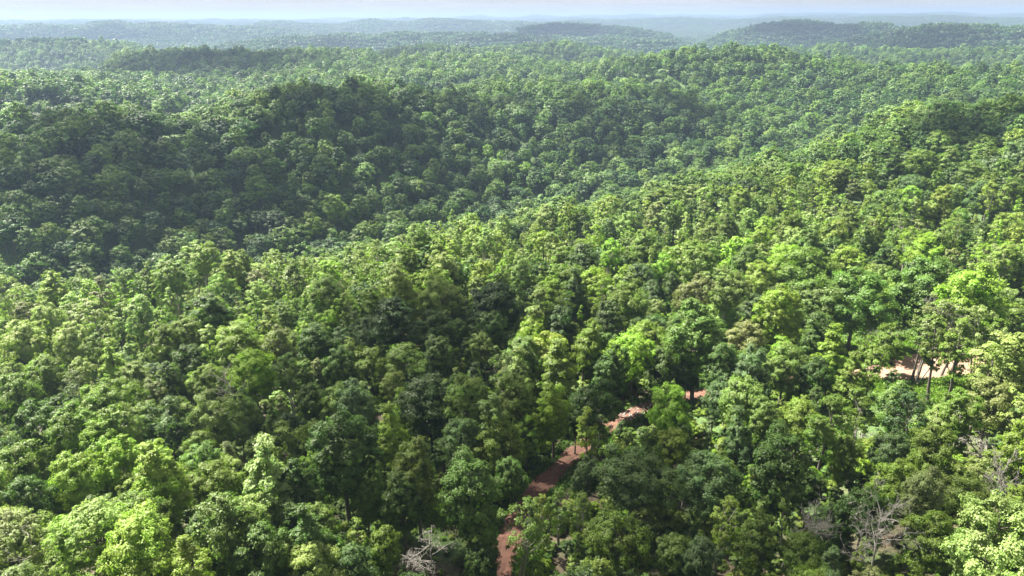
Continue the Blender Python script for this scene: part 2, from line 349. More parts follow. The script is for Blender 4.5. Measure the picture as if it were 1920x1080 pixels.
# ground: one sheet, fine near the camera and coarse towards the horizon
rings = np.r_[0.5, np.arange(6, 50, 4), np.arange(50, 200, 1.4), np.geomspace(201.5, 24000, 330)]
th = np.r_[np.arange(-50, 50, 0.4), np.arange(50, 310, 3.0)]
th = np.radians(th)
GX = rings[:, None] * np.sin(th)[None]; GY = rings[:, None] * np.cos(th)[None]
GZ = ground(GX, GY)
n_r, n_t = GX.shape; idx = np.arange(n_r * n_t).reshape(n_r, n_t); nx = np.roll(idx, -1, axis=1)
F = np.stack([idx[:-1], nx[:-1], nx[1:], idx[1:]], -1).reshape(-1, 4)
me = new_mesh('ground', np.c_[GX.ravel(), GY.ravel(), GZ.ravel()], F[:, ::-1], True, (GROUND_M,))
gv = np.clip(0.22 - np.hypot(GX - clearing[0] + 5, GY - clearing[1]) / 200, -0.1, 0.22); gv = np.maximum(gv, np.clip((np.hypot(GX, GY) - 180) / 400, 0, 0.4) - 0.05)
a_ = me.attributes.new('grassy', 'FLOAT', 'POINT'); a_.data.foreach_set('value', gv.ravel().astype(np.float32))
GO = link('ground', me, kind='structure', label='hilly forest floor reaching to the horizon')

# haze: one closed box round everything
hm = bpy.data.materials.new('haze'); hm.use_nodes = True; hn = hm.node_tree; hn.nodes.clear()
ho = hn.nodes.new('ShaderNodeOutputMaterial'); hv = hn.nodes.new('ShaderNodeVolumePrincipled')
hv.inputs['Color'].default_value = (0.240, 0.322, 0.50, 1); hv.inputs['Density'].default_value = 0.00019; hv.inputs['Anisotropy'].default_value = 0.25
hn.links.new(hv.outputs[0], ho.inputs['Volume'])
HB = 25000.0; zb, zt = float(GZ.min()) - 3, 62.0
V = [(x, y, z) for x in (-HB, HB) for y in (-HB, HB) for z in (zb, zt)]
F = [(0, 1, 3, 2), (4, 6, 7, 5), (0, 4, 5, 1), (2, 3, 7, 6), (0, 2, 6, 4), (1, 5, 7, 3)]
link('haze', new_mesh('haze', V, np.array(F), False, (hm,)), kind='stuff')

# ------------------------------------------------------------------ trees
def unit(v): return v / np.maximum(np.linalg.norm(v, axis=-1, keepdims=True), 1e-9)
def tube(V, F, pts, rad, sides):
    base = sum(len(v) for v in V); pts = np.asarray(pts, float); n = len(pts)
    t = unit(np.gradient(pts, axis=0)); a = unit(np.cross(t, np.array([0.31, 0.87, 0.2]))); b = np.cross(t, a)
    ang = np.linspace(0, 2 * math.pi, sides, endpoint=False)
    P = pts[:, None] + (a[:, None] * np.cos(ang)[None, :, None] + b[:, None] * np.sin(ang)[None, :, None]) * np.asarray(rad)[:, None, None]
    V.append(P.reshape(-1, 3)); i = np.arange(n * sides).reshape(n, sides) + base; j = np.roll(i, -1, 1)
    F.append(np.stack([i[:-1], j[:-1], j[1:], i[1:]], -1).reshape(-1, 4))
FORMS = {  # height, crown width, crown base (share of height), puffs, puff radius, droop, gaps
 'rounded':   dict(H=16.5, W=10.2, cb=0.34, n=48, pr=1.65, top=0.45, lump=0.20, fill=1.0, trunks=1),
 'tall':      dict(H=19, W=8.0, cb=0.34, n=46, pr=1.40, top=0.42, lump=0.26, fill=1.0, trunks=1),
 'spreading': dict(H=15.5, W=11.6, cb=0.50, n=44, pr=1.6, top=0.45, lump=0.32, fill=0.9, trunks=1),
 'layered':   dict(H=15, W=9.0, cb=0.30, n=40, pr=1.30, top=0.40, lump=0.38, fill=0.8, trunks=1, flat=0.42),
 'slender':   dict(H=18, W=4.6, cb=0.42, n=20, pr=1.00, top=0.45, lump=0.35, fill=0.75, trunks=1),
 'vase':      dict(H=19, W=8.6, cb=0.56, n=32, pr=1.25, top=0.62, lump=0.30, fill=0.85, trunks=3),
 'conical':   dict(H=17, W=7.4, cb=0.16, n=44, pr=1.20, top=0.22, lump=0.22, fill=1.0, trunks=1),
 'airy':      dict(H=18, W=8.4, cb=0.40, n=30, pr=1.10, top=0.50, lump=0.45, fill=0.5, trunks=2),
 'bush':      dict(H=5.0, W=5.2, cb=0.06, n=20, pr=1.00, top=0.45, lump=0.35, fill=0.8, trunks=3),
}
def make_tree(form, seed, lod):
    """lod 0: sprays of about 0.3 m; 1: about 0.55 m; 2: about 1.1 m. Returns leaf V, quads, tint and wood V, quads."""
    f = FORMS[form]; r = np.random.default_rng(seed); H, W, cb = f['H'], f['W'], f['cb']
    flat = f.get('flat', 0.72); ph = r.uniform(0, 6.28, 6)
    z0, z1 = cb * H, H; top = f['top']
    lean = r.normal(0, 0.035, 2) * H
    def env(t, a):                         # crown radius at crown height t and azimuth a
        s = np.where(t < top, (top - t) / top, (t - top) / (1 - top))
        e = np.sqrt(np.clip(1 - np.clip(s, 0, 1) ** 2, 0, 1)) if form != 'conical' else np.clip(1 - np.clip(s, 0, 1) ** 1.25, 0, 1) ** 0.85
        lump = 1 + f['lump'] * (0.5 * np.sin(2 * a + ph[0] + 3 * t) + 0.35 * np.sin(3 * a + ph[1] - 4 * t) + 0.3 * np.sin(5 * a + ph[2] + 9 * t))
        return W / 2 * e * lump
    # candidate puffs, greedily spaced
    C = []; tries = 0
    while len(C) < f['n'] and tries < 4000:
        tries += 1
        t = r.uniform(0.03, 0.97); a = r.uniform(0, 6.283); rho = math.sqrt(r.uniform(0.25, 1.0)) if r.random() < 0.85 else r.uniform(0, 0.5)
        pr = f['pr'] * r.uniform(0.62, 1.25)
        R = max(float(env(np.array(t), a)) - pr * 0.6, 0.1) * rho
        p = np.array([R * math.cos(a), R * math.sin(a), z0 + t * (z1 - z0) - pr * 0.3])
        p[:2] += lean * (p[2] / H)
        if all(np.linalg.norm((p - q[0]) * (1, 1, 1.25)) > 0.60 * (pr + q[1]) for q in C): C.append((p, pr, t))
    cen = np.array([c[0] for c in C]); prad = np.array([c[1] for c in C])
    nS = {0: 15, 1: 9, 2: 4}[lod]; nL = {0: 29, 1: 10, 2: 5}[lod]
    lsz = {0: 0.30, 1: 0.56, 2: 1.1}[lod]
    ctr = np.array([lean[0] * 0.7, lean[1] * 0.7, z0 + 0.42 * (z1 - z0)])
    k = len(cen)
    outw = unit((cen - ctr) * (1, 1, 0.8))
    d = unit(r.normal(size=(k, nS, 3)) * 0.75 + outw[:, None] * 0.65 + np.array([0, 0, 0.42]))
    sp = cen[:, None] + d * (prad[:, None, None] * r.uniform(0.55, 1.12, (k, nS, 1))) * np.array([1, 1, flat])
    sr = prad[:, None] * r.uniform(0.26, 0.48, (k, nS))
    sp = sp.reshape(-1, 3); sr = sr.ravel(); sd = d.reshape(-1, 3)
    ptint = np.repeat(r.uniform(0, 1, k), nS)
    keep = r.random(len(sp)) < f['fill']; sp, sr, sd, ptint = sp[keep], sr[keep], sd[keep], ptint[keep]
    m = len(sp)
    e = unit(r.normal(size=(m, nL, 3)) + sd[:, None] * 0.45 + np.array([0, 0, 0.25]))
    lp = sp[:, None] + e * (sr[:, None, None] * r.uniform(0.45, 1.25, (m, nL, 1))) * np.array([1, 1, 0.75])
    od = unit(sp - ctr)
    nrm_ = unit(e * 0.5 + sd[:, None] * 0.5 + od[:, None] * 0.35 + np.array([0, 0, 0.35]) + r.normal(size=(m, nL, 3)) * 0.30)
    lp = lp.reshape(-1, 3); nn = nrm_.reshape(-1, 3); N = len(lp)
    ax = unit(np.cross(nn, unit(r.normal(size=(N, 3))))); bx = np.cross(nn, ax)
    L = lsz * r.uniform(0.6, 1.35, N)[:, None]; Wd = L * r.uniform(0.36, 0.66, N)[:, None]
    if form not in ('airy', 'slender'):      # larger inner leaves added to each puff to block light
        nc = {0: 16, 1: 10, 2: 7}[lod]; ce = unit(r.normal(size=(k, nc, 3))); cp = (cen[:, None] + ce * (prad[:, None, None] * r.uniform(0.2, 0.62, (k, nc, 1))) * np.array([1, 1, flat])).reshape(-1, 3)
        cn_ = unit(ce.reshape(-1, 3) + r.normal(size=(k * nc, 3)) * 0.3); ca = unit(np.cross(cn_, unit(r.normal(size=(k * nc, 3))))); cl = np.repeat(prad, nc)[:, None] * r.uniform(0.5, 0.8, (k * nc, 1))
        lp = np.r_[lp, cp]; nn = np.r_[nn, cn_]; ax = np.r_[ax, ca]; bx = np.r_[bx, np.cross(cn_, ca)]; L = np.r_[L, cl]; Wd = np.r_[Wd, cl * 0.7]; NC = k * nc
    else: NC = 0
    v0 = lp - ax * L * 0.5; v2 = lp + ax * L * 0.5 - nn * L * 0.16
    v1 = lp + bx * Wd * 0.62 - ax * L * 0.05 - nn * L * 0.07; v3 = lp - bx * Wd * 0.62 + ax * L * 0.08 - nn * L * 0.07
    V = np.stack([v0, v1, v2, v3], 1).reshape(-1, 3); F = np.arange(4 * (N + NC)).reshape(-1, 4)
    tint = np.repeat(np.r_[np.clip(0.5 * np.repeat(ptint, nL) + 0.5 * r.uniform(0, 1, N), 0, 1), np.full(NC, 0.3)], 4)
    # wood
    WV, WF = [], []
    nt_ = f['trunks']; rb = 0.018 * H if nt_ == 1 else 0.013 * H
    sides = {0: 7, 1: 5, 2: 4}[lod]; trunks = []
    for q in range(nt_):
        aa = r.uniform(0, 6.28); spread = 0 if nt_ == 1 else W * r.uniform(0.10, 0.2)
        zz = np.linspace(-1.2, H * 0.86, 8 if lod < 2 else 3); tt = np.clip(zz / (H * 0.86), 0, 1)
        bend = r.normal(0, 0.12, (len(zz), 2)).cumsum(0) * 0.5 * (lod < 2)
        P = np.c_[lean[0] * tt + spread * tt * math.cos(aa) + bend[:, 0], lean[1] * tt + spread * tt * math.sin(aa) + bend[:, 1], zz]
        rad = rb * (1 - 0.86 * tt) ** 0.9; rad[0] *= 1.35
        tube(WV, WF, P, rad, sides); trunks.append(P)
    if lod < 2:
        for q in range(k):
            if lod == 1 and q % 2: continue
            T = trunks[r.integers(nt_)]; p = cen[q]
            zs = max(min(p[2] - np.hypot(p[0], p[1]) * r.uniform(0.5, 0.95), H * 0.8), H * cb * 0.62)
            s = np.array([np.interp(zs, T[:, 2], T[:, 0]), np.interp(zs, T[:, 2], T[:, 1]), zs])
            mid = (s + p) / 2 + np.array([0, 0, -0.12 * np.linalg.norm(p - s)]) + r.normal(0, 0.18, 3)
            r0 = rb * 0.42 * (1 - 0.6 * zs / H)
            tube(WV, WF, [s, s * 0.45 + mid * 0.55, mid * 0.4 + p * 0.6, p], [r0, r0 * 0.75, r0 * 0.5, r0 * 0.2], 4 if lod == 0 else 3)
            if lod == 0:
                for _ in range(2):
                    e2 = p + d[q][r.integers(nS)] * prad[q] * 0.9
                    tube(WV, WF, [mid * 0.4 + p * 0.6, (p + e2) / 2 + r.normal(0, 0.1, 3), e2], [r0 * 0.4, r0 * 0.28, r0 * 0.1], 3)
    return V, F, tint, np.concatenate(WV), np.concatenate(WF)
def make_dead(seed, H=13, spread=0.6, depth=4, r0=0.17, first=0.35, droop=0.0):
    r = np.random.default_rng(seed); V, F = [], []
    def grow(p, d, L, rad, lev):
        n = 4; pts = [p]; dd = d
        for _ in range(n):
            dd = unit(dd + r.normal(0, 0.13, 3) + np.array([0, 0, (0.05 if lev < 2 else -droop)])); pts.append(pts[-1] + dd * L / n)
        tube(V, F, pts, np.linspace(rad, rad * 0.45, n + 1), 6 if lev == 0 else (4 if lev < 2 else 3))
        if lev >= depth: return
        kids = {0: 15, 1: 6, 2: 5, 3: 3}[lev]
        for q in range(kids):
            t = r.uniform(first if lev == 0 else 0.2, 1.0); i = t * n; a = int(min(i, n - 1)); b = pts[a] * (1 - (i - a)) + pts[a + 1] * (i - a)
            side = unit(np.cross(dd, r.normal(size=3))); nd = unit(dd * (1 - spread) + side * spread * 1.2 + np.array([0, 0, 0.1 - droop]))
            grow(b, nd, L * (0.42 if lev == 0 else 0.5) * r.uniform(0.6, 1.1) * (1.15 - 0.45 * t), max(rad * (0.48 - 0.12 * t), 0.022), lev + 1)
    grow(np.array([0, 0, -0.8]), np.array([r.normal(0, .04), r.normal(0, .04), 1.0]), H * 0.95, r0, 0)
    return np.concatenate(V), np.concatenate(F)

VAR = {'rounded': 5, 'tall': 4, 'spreading': 3, 'layered': 3, 'slender': 3, 'vase': 2, 'conical': 2, 'airy': 2, 'bush': 2}
PROTO = []          # (form, variant)
for fm, n in VAR.items():
    for q in range(n): PROTO.append((fm, q))
PID = {p: i for i, p in enumerate(PROTO)}
protos = bpy.data.collections.new('forest_forms')        # never linked to the scene: only instanced
near_mesh = {}
names = 0
def add_proto(V, F, T, WV, WF, i):
    allV = np.r_[V, WV]; allF = np.r_[F, WF + len(V)]
    me = new_mesh('forest_tree', allV, allF, False, (LEAF_I, BARK), np.r_[np.zeros(len(F)), np.ones(len(WF))], np.r_[T, np.full(len(WV), 0.5)])
    o = bpy.data.objects.new('forest_tree_%03d' % i, me); protos.objects.link(o)
NP = len(PROTO)
lod1, lod2 = {}, {}
for i, (fm, q) in enumerate(PROTO):
    sd = 100 + i * 7
    V, F, T, WV, WF = make_tree(fm, sd, 0)
    near_mesh[i] = (new_mesh('crown', V, F, False, (LEAF,), None, T), new_mesh('trunk', WV, WF, True, (BARK_PALE if fm in ('vase', 'airy') else BARK,)), V, F, T, WV, WF)
    add_proto(V, F, T, WV, WF, i)
for i, (fm, q) in enumerate(PROTO):
    t1 = make_tree(fm, 100 + i * 7, 1); add_proto(*t1, NP + i); lod1[i] = t1
for i, (fm, q) in enumerate(PROTO):
    t2 = make_tree(fm, 100 + i * 7, 2); add_proto(*t2, 2 * NP + i); lod2[i] = t2
# groves for the far country: 1 hectare-ish patches of simple crowns
NG = 5; GS = 48.0
for g in range(NG):
    r = np.random.default_rng(900 + g); Vs, Fs, Ts = [], [], []; nb = 0
    for _ in range(30):
        x, y = r.uniform(-GS / 2, GS / 2, 2); w = r.uniform(4.0, 6.8); h = r.uniform(11, 18)
        n = 34; e = unit(r.normal(size=(n, 3)) + np.array([0, 0, 0.5])); p = np.array([x, y, h - w * 0.7]) + e * np.array([w, w, w * 0.75]) * r.uniform(0.7, 1.05, (n, 1))
        nn = unit(e + r.normal(size=(n, 3)) * 0.3); ax = unit(np.cross(nn, r.normal(size=(n, 3)))); bx = np.cross(nn, ax); s = w * 0.36
        Vs.append(np.stack([p - ax * s, p + bx * s * 0.8, p + ax * s, p - bx * s * 0.8], 1).reshape(-1, 3)); Fs.append(np.arange(4 * n).reshape(n, 4) + nb); nb += 4 * n
        Ts.append(np.full(4 * n, np.clip(r.normal(0.5, 0.25), 0, 1)))
    V, F, T = np.concatenate(Vs), np.concatenate(Fs), np.concatenate(Ts)
    add_proto(V, F, T, np.zeros((3, 3)) - np.array([0, 0, 3.]), np.zeros((0, 4), int), 3 * NP + g)

# leaf colours (albedo)
HUE = {
 'deep green':   (0.053, 0.107, 0.017),
 'dark green':   (0.041, 0.082, 0.020),
 'mid green':    (0.105, 0.170, 0.022),
 'blue-green':   (0.078, 0.136, 0.044),
 'pale green':   (0.190, 0.270, 0.075),
 'bright lime':  (0.165, 0.275, 0.022),
 'vivid green':  (0.088, 0.168, 0.026),
 'yellow-green': (0.165, 0.240, 0.030),
 'olive green':  (0.112, 0.179, 0.034),
 'grey-green':   (0.148, 0.183, 0.065),
}
# trees picked out one by one: crown centre (px, py), crown width in px, form, colour
D_, K_, M_, B_, P_, L_, V_, Y_, O_, G_ = 'deep green', 'dark green', 'mid green', 'blue-green', 'pale green', 'bright lime', 'vivid green', 'yellow-green', 'olive green', 'grey-green'
HERO = [
 (177,852,85,'rounded',L_),(150,897,85,'rounded',L_),(222,872,62,'tall',L_),(310,903,88,'tall',Y_),(490,900,112,'conical',P_),(400,920,84,'rounded',M_),
 (262,1052,125,'rounded',Y_),(280,990,90,'rounded',M_),(413,997,90,'tall',O_),(477,985,84,'rounded',P_),(170,1010,128,'spreading',P_),
 (203,752,95,'spreading',M_),(240,795,72,'vase',O_),(130,795,78,'vase',M_),(75,800,72,'vase',D_),(312,797,78,'layered',B_),(398,780,84,'layered',P_),(445,800,52,'tall',O_),
 (483,1050,104,'rounded',D_),(593,1010,84,'conical',D_),(545,1072,60,'rounded',M_),(597,1080,74,'rounded',P_),(640,835,112,'tall',D_),
 (670,768,64,'tall',B_),(807,750,108,'rounded',K_),(757,777,46,'conical',L_),(893,750,82,'tall',M_),(963,762,74,'tall',O_),(1040,768,68,'tall',L_),(930,785,54,'slender',O_),
 (742,827,66,'conical',Y_),(787,822,44,'rounded',V_),(862,842,82,'rounded',B_),(927,830,96,'rounded',M_),(987,823,62,'layered',L_),(783,890,92,'tall',M_),
 (876,920,108,'tall',V_),(958,905,62,'rounded',V_),(1187,876,150,'spreading',B_),(693,915,52,'conical',V_),(757,950,66,'tall',D_),(687,952,58,'rounded',V_),
 (1257,770,78,'rounded',L_),(1117,748,92,'vase',D_),(1100,825,42,'slender',Y_),(722,1045,58,'rounded',M_),(970,1005,98,'airy',M_),(1050,960,54,'airy',M_),
 (1150,1010,118,'spreading',M_),(1210,978,62,'layered',P_),(1262,845,62,'rounded',Y_),(1262,1050,66,'rounded',O_),(673,1075,64,'rounded',B_),
 (1337,748,54,'tall',B_),(1395,755,84,'rounded',O_),(1330,912,100,'rounded',B_),(1388,832,62,'conical',B_),(1467,880,104,'tall',D_),(1710,775,78,'airy',K_),
 (1800,790,58,'vase',M_),(1747,862,74,'rounded',M_),(1663,868,62,'rounded',B_),(1615,785,84,'airy',M_),(1670,925,82,'rounded',Y_),(1727,948,60,'tall',G_),
 (1790,945,72,'rounded',M_),(1830,915,62,'layered',P_),(1617,975,92,'spreading',D_),(1853,1020,132,'rounded',P_),(1747,1028,84,'layered',M_),(1350,993,64,'airy',Y_),
 (1413,996,46,'conical',P_),(1310,1068,64,'rounded',B_),(1427,1047,62,'tall',M_),(1500,1062,74,'rounded',M_),(1480,960,66,'airy',M_),(1560,1010,60,'rounded',D_),
 (1768,640,40,'slender',M_),(1660,640,62,'layered',M_),(1850,628,66,'airy',P_),(1812,640,46,'slender',M_),(1893,655,88,'tall',P_),
 (1467,585,66,'tall',L_),(1313,615,94,'tall',V_),(1350,590,56,'rounded',P_),(1307,552,72,'rounded',G_),(1300,483,74,'vase',O_),(1360,523,82,'vase',O_),
 (1423,520,62,'rounded',Y_),(1547,550,104,'spreading',O_),(1612,542,104,'rounded',V_),(1747,523,104,'rounded',V_),(1827,547,92,'tall',L_),(1520,500,80,'rounded',M_),
 (1560,667,58,'conical',L_),(1470,690,72,'rounded',O_),(1400,640,70,'rounded',G_),(1420,700,62,'tall',B_),(1530,620,58,'tall',D_),
 (937,560,98,'rounded',K_),(1050,613,58,'tall',K_),(1097,478,60,'tall',D_),(1177,563,84,'rounded',M_),(1187,658,84,'rounded',L_),(1040,697,82,'conical',M_),
 (825,613,84,'rounded',D_),(823,672,64,'rounded',D_),(900,660,54,'rounded',O_),(740,588,84,'tall',K_),(920,625,64,'rounded',D_),(763,670,84,'spreading',O_),
 (817,690,52,'rounded',B_),(690,627,58,'rounded',B_),(773,490,56,'rounded',P_),(880,413,34,'rounded',L_),(640,690,60,'rounded',D_),(600,640,66,'rounded',D_),
 (317,503,66,'vase',O_),(377,477,56,'vase',P_),(393,587,76,'rounded',D_),(347,630,60,'rounded',M_),(313,647,62,'rounded',M_),(473,695,82,'rounded',L_),
 (443,640,82,'rounded',Y_),(173,583,72,'airy',P_),(210,690,52,'conical',Y_),(340,790,46,'rounded',M_),(540,700,58,'vase',O_),(590,760,60,'rounded',D_),
 (1090,650,58,'tall',M_),(1240,690,66,'rounded',D_),(1290,700,50,'rounded',K_),(1350,685,64,'tall',D_),(1010,560,50,'slender',O_),(1140,610,52,'tall',B_),
 (40,640,64,'rounded',P_),(90,700,60,'rounded',M_),(30,740,70,'rounded',M_),(130,650,56,'rounded',P_),(260,720,60,'rounded',O_),(40,880,80,'rounded',M_),(40,1010,90,'airy',G_),
 (60,950,70,'rounded',D_),(540,830,70,'layered',M_),(560,930,66,'tall',D_),(480,775,44,'conical',V_),
 (1550,780,60,'slender',M_),(1500,800,70,'rounded',M_),(1860,760,70,'rounded',G_),(1890,850,70,'layered',M_),(1440,800,54,'tall',O_),(1580,870,60,'rounded',M_),(1905,720,60,'rounded',P_),
 (1850,690,46,'slender',M_),(1635,690,56,'layered',M_),(1590,712,50,'conical',M_),(1520,715,54,'rounded',D_),(1080,790,44,'tall',D_),(1122,818,46,'layered',O_),(1090,985,50,'airy',M_),(1008,985,40,'airy',Y_),(1100,905,44,'tall',B_),(1150,700,56,'tall',D_),(905,1010,60,'tall',V_),(905,1075,50,'rounded',D_),(985,1075,50,'layered',Y_),(1690,850,40,'layered',O_),
]
# points on the open stretches of the track and clearing that must stay in view
OPEN = [(945,1040),(803,1030),(803,1070),(1648,1000),(1655,1040),(465,720),(468,760),(1622,615),(1480,950),(1860,850),(1875,870),(1845,835),(1690,706),(1710,710),(1730,708),(1760,704),(1785,700),(1700,670),(1780,662),(975,962),(985,945),(1000,925),(1018,903),(1035,888),(1050,872),(1065,855),(1040,905),(1060,900),(1075,845),(1055,925),
        (1175,782),(1195,770),(1215,762),(1232,752),(1285,742),(1302,738),(1690,697),(1700,688),(1720,684),(1740,690),(1760,683),(1780,680),(1800,678),(1740,675),(1655,660),(1690,655),(1720,655),(1770,660),(1800,660),
        (1895,668),(1560,745),(1500,740),(1480,730),(1750,720),(1755,740),(1740,715),(1700,700),(820,945),(825,965),(1590,750),(1565,800),(1605,810)]
OPEN = np.array(OPEN, float)

trees = []   # dict(x, y, z, s, sh, pid, yaw, colour name, rgb, hero)
def place_hero(px, py, wpx, form, cname):
    f = FORMS[form]; cfrac = (f['cb'] + 1) / 2 + 0.02
    D, s = 100.0, 1.0
    for _ in range(14):
        h = cfrac * f['H'] * s; P = hit(px, py, h); dist = np.linalg.norm(P); s_new = (wpx * dist / FPX) / f['W']
        s = 0.5 * s + 0.5 * np.clip(s_new, 0.42, 1.75)
    P = hit(px, py, cfrac * f['H'] * s)
    return P[0], P[1], s
for px, py, w, form, cn in HERO:
    x, y, s = place_hero(px, py, w, form, cn)
    pid = PID[(form, int(rng.integers(VAR[form])))]
    sh = s ** -0.35 * rng.uniform(0.95, 1.05)          # small trees are relatively taller, big ones squatter
    trees.append(dict(x=x, y=y, s=s, sh=s * sh, pid=pid, yaw=rng.uniform(0, 6.28), cn=cn, hero=True))
    trees[-1]['px'], trees[-1]['py'], trees[-1]['w'] = px, py, w
hx = np.array([[t['x'], t['y'], FORMS[PROTO[t['pid']][0]]['W'] * t['s'] / 2] for t in trees])

# the rest of the wood: dart throwing, spacing grows slowly with distance
def scatter(rmin, rmax, spacing, seed, halfang=R_(43)):
    r = np.random.default_rng(seed); n = int((rmax / spacing) * 2 + 4)
    gx, gy = np.meshgrid(np.arange(-rmax, rmax, spacing), np.arange(0, rmax, spacing * 0.92)); gx = gx + (np.arange(gx.shape[0]) % 2)[:, None] * spacing / 2
    gx = gx.ravel() + r.uniform(-0.42, 0.42, gx.size) * spacing; gy = gy.ravel() + r.uniform(-0.42, 0.42, gy.size) * spacing
    rr = np.hypot(gx, gy); aa = np.abs(np.arctan2(gx, gy + 14)); k = (rr >= rmin) & (rr < rmax) & (aa < halfang)
    return gx[k], gy[k]
CN = list(HUE)
def pick_colour(x, y, r):
    n = float(fbm(np.array(x / 28.0), np.array(y / 28.0), 41, 2)) + (1.2 if 150 < math.hypot(x, y) < 300 else 0.15); far = np.clip((math.hypot(x, y) - 280) / 300, 0, 1)  # mid ridge: paler young trees, their share raised to put sunlit brightness into colour
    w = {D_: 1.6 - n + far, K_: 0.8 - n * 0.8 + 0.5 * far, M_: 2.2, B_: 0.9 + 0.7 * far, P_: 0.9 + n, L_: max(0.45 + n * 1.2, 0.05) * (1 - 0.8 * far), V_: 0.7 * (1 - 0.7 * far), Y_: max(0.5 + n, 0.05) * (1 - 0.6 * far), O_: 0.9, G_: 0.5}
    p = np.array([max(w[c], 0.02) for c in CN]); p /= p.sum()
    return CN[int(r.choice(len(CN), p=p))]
fr = np.random.default_rng(55)
def thin_wood(x, y):
    px, py, dz = proj(np.array([x, y, float(ground(x, y)) + 6.0]))
    return min(((px - 820) / 300) ** 2 + ((py - 465 + 0.06 * (px - 820)) / 50) ** 2, ((px - 1650) / 210) ** 2 + ((py - 335) / 48) ** 2, ((px - 520) / 170) ** 2 + ((py - 520) / 42) ** 2, ((px - 130) / 170) ** 2 + ((py - 640) / 60) ** 2)
X, Y = scatter(28, 300, 6.6, 1); rd = road_dist(X, Y)
taken = hx.copy()
for x, y, d_road in zip(X, Y, rd):
    wd = 3.7 if math.hypot(x - clearing[0], y - clearing[1]) > 22 else 10.0
    if d_road < wd: continue
    dh = np.hypot(taken[:, 0] - x, taken[:, 1] - y) - taken[:, 2]
    r0 = math.hypot(x, y); near_cl = math.hypot(x - clearing[0] - 6, y - clearing[1] + 4) < 30
    sparse = r0 > 150 and fbm(np.array(x / 40), np.array(y / 40), 61, 2) > 0.0
    right_thin = x > 25 and r0 < 190
    thin = r0 > 140 and thin_wood(x, y) < 1
    if thin and fr.random() < 0.38: continue
    forms = ['rounded', 'tall', 'spreading', 'layered', 'slender', 'vase', 'conical', 'airy']
    pf = [0.30, 0.2, 0.12, 0.10, 0.08, 0.05, 0.09, 0.06]
    if sparse or near_cl or right_thin: pf = [0.16, 0.15, 0.06, 0.14, 0.22, 0.07, 0.06, 0.14]
    if thin: pf = [0.06, 0.14, 0.0, 0.14, 0.34, 0.06, 0.06, 0.20]
    form = str(fr.choice(forms, p=pf)); s = fr.choice([fr.uniform(0.5, 0.8), fr.uniform(0.75, 1.1)]) * (0.8 if (sparse or near_cl) else 1.0)
    if r0 > 210: s *= 1.1
    W = FORMS[form]['W'] * s / 2
    if (dh < W * 0.50).any(): 
        form = 'slender' if fr.random() < 0.5 else 'conical'; s = fr.uniform(0.35, 0.6); W = FORMS[form]['W'] * s / 2
        if (dh < 0.25).any(): continue
    if near_cl and fr.random() < 0.7: continue
    z = float(ground(x, y)); H = FORMS[form]['H'] * s
    # keep open stretches and the picked trees in view: lower the tree, or leave it out
    ok = True
    for _ in range(4):
        cz = z + H * 0.62; px, py, dz = proj((x, y, cz)); W = FORMS[form]['W'] * s / 2
        rx = W / dz * FPX * 0.95; ry = H * 0.42 / dz * FPX
        if ((((OPEN[:, 0] - px) / (rx + 8)) ** 2 + ((OPEN[:, 1] - py) / (ry + 6)) ** 2) < 1).any(): ok = False; s *= 0.72; H = FORMS[form]['H'] * s; continue
        blk = False
        if dz < 190:
            for t in trees[:len(HERO)]:
                if abs(t['px'] - px) < t['w'] * 0.36 + rx * 0.75 and -ry * 0.9 < (py - t['py']) < ry * 0.8 + t['w'] * 0.2 and math.hypot(t['x'], t['y']) > r0: blk = True; break
        if blk: ok = False; s *= 0.72; H = FORMS[form]['H'] * s; continue
        ok = True; break
    if not ok or s < 0.26: continue
    trees.append(dict(x=x, y=y, s=s, sh=s * fr.uniform(0.9, 1.15), pid=PID[(form, int(fr.integers(VAR[form])))], yaw=fr.uniform(0, 6.28), cn=(str(fr.choice([P_, Y_, G_, M_, O_], p=[.38, .22, .14, .16, .10])) if thin else pick_colour(x, y, fr)), hero=False))
for r0, r1, sp, seed in ((300, 700, 8.5, 2), (700, 1900, 9.0, 3)):
    X, Y = scatter(r0, r1, sp, seed, R_(41))
    fms = fr.choice(['rounded', 'tall', 'spreading', 'layered', 'conical', 'slender'], size=len(X), p=[0.52, 0.12, 0.24, 0.06, 0.04, 0.02])
    ss = 1.13 * np.clip(0.9 + 0.22 * fr.normal(size=len(X)) + 0.25 * fbm(X / 60, Y / 60, 91, 2), 0.45, 1.4) ; nn = fbm(X / 35, Y / 35, 41, 2); uu = fr.random(len(X))
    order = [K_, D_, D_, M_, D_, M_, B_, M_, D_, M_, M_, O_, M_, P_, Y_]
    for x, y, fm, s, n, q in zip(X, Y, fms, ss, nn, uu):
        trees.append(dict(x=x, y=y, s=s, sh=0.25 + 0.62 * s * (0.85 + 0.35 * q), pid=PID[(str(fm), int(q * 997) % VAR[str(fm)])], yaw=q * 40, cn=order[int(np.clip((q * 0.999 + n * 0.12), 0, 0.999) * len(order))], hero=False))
TX = np.array([t['x'] for t in trees]); TY = np.array([t['y'] for t in trees]); TZ = ground(TX, TY)
for t, z in zip(trees, TZ): t['z'] = float(z)

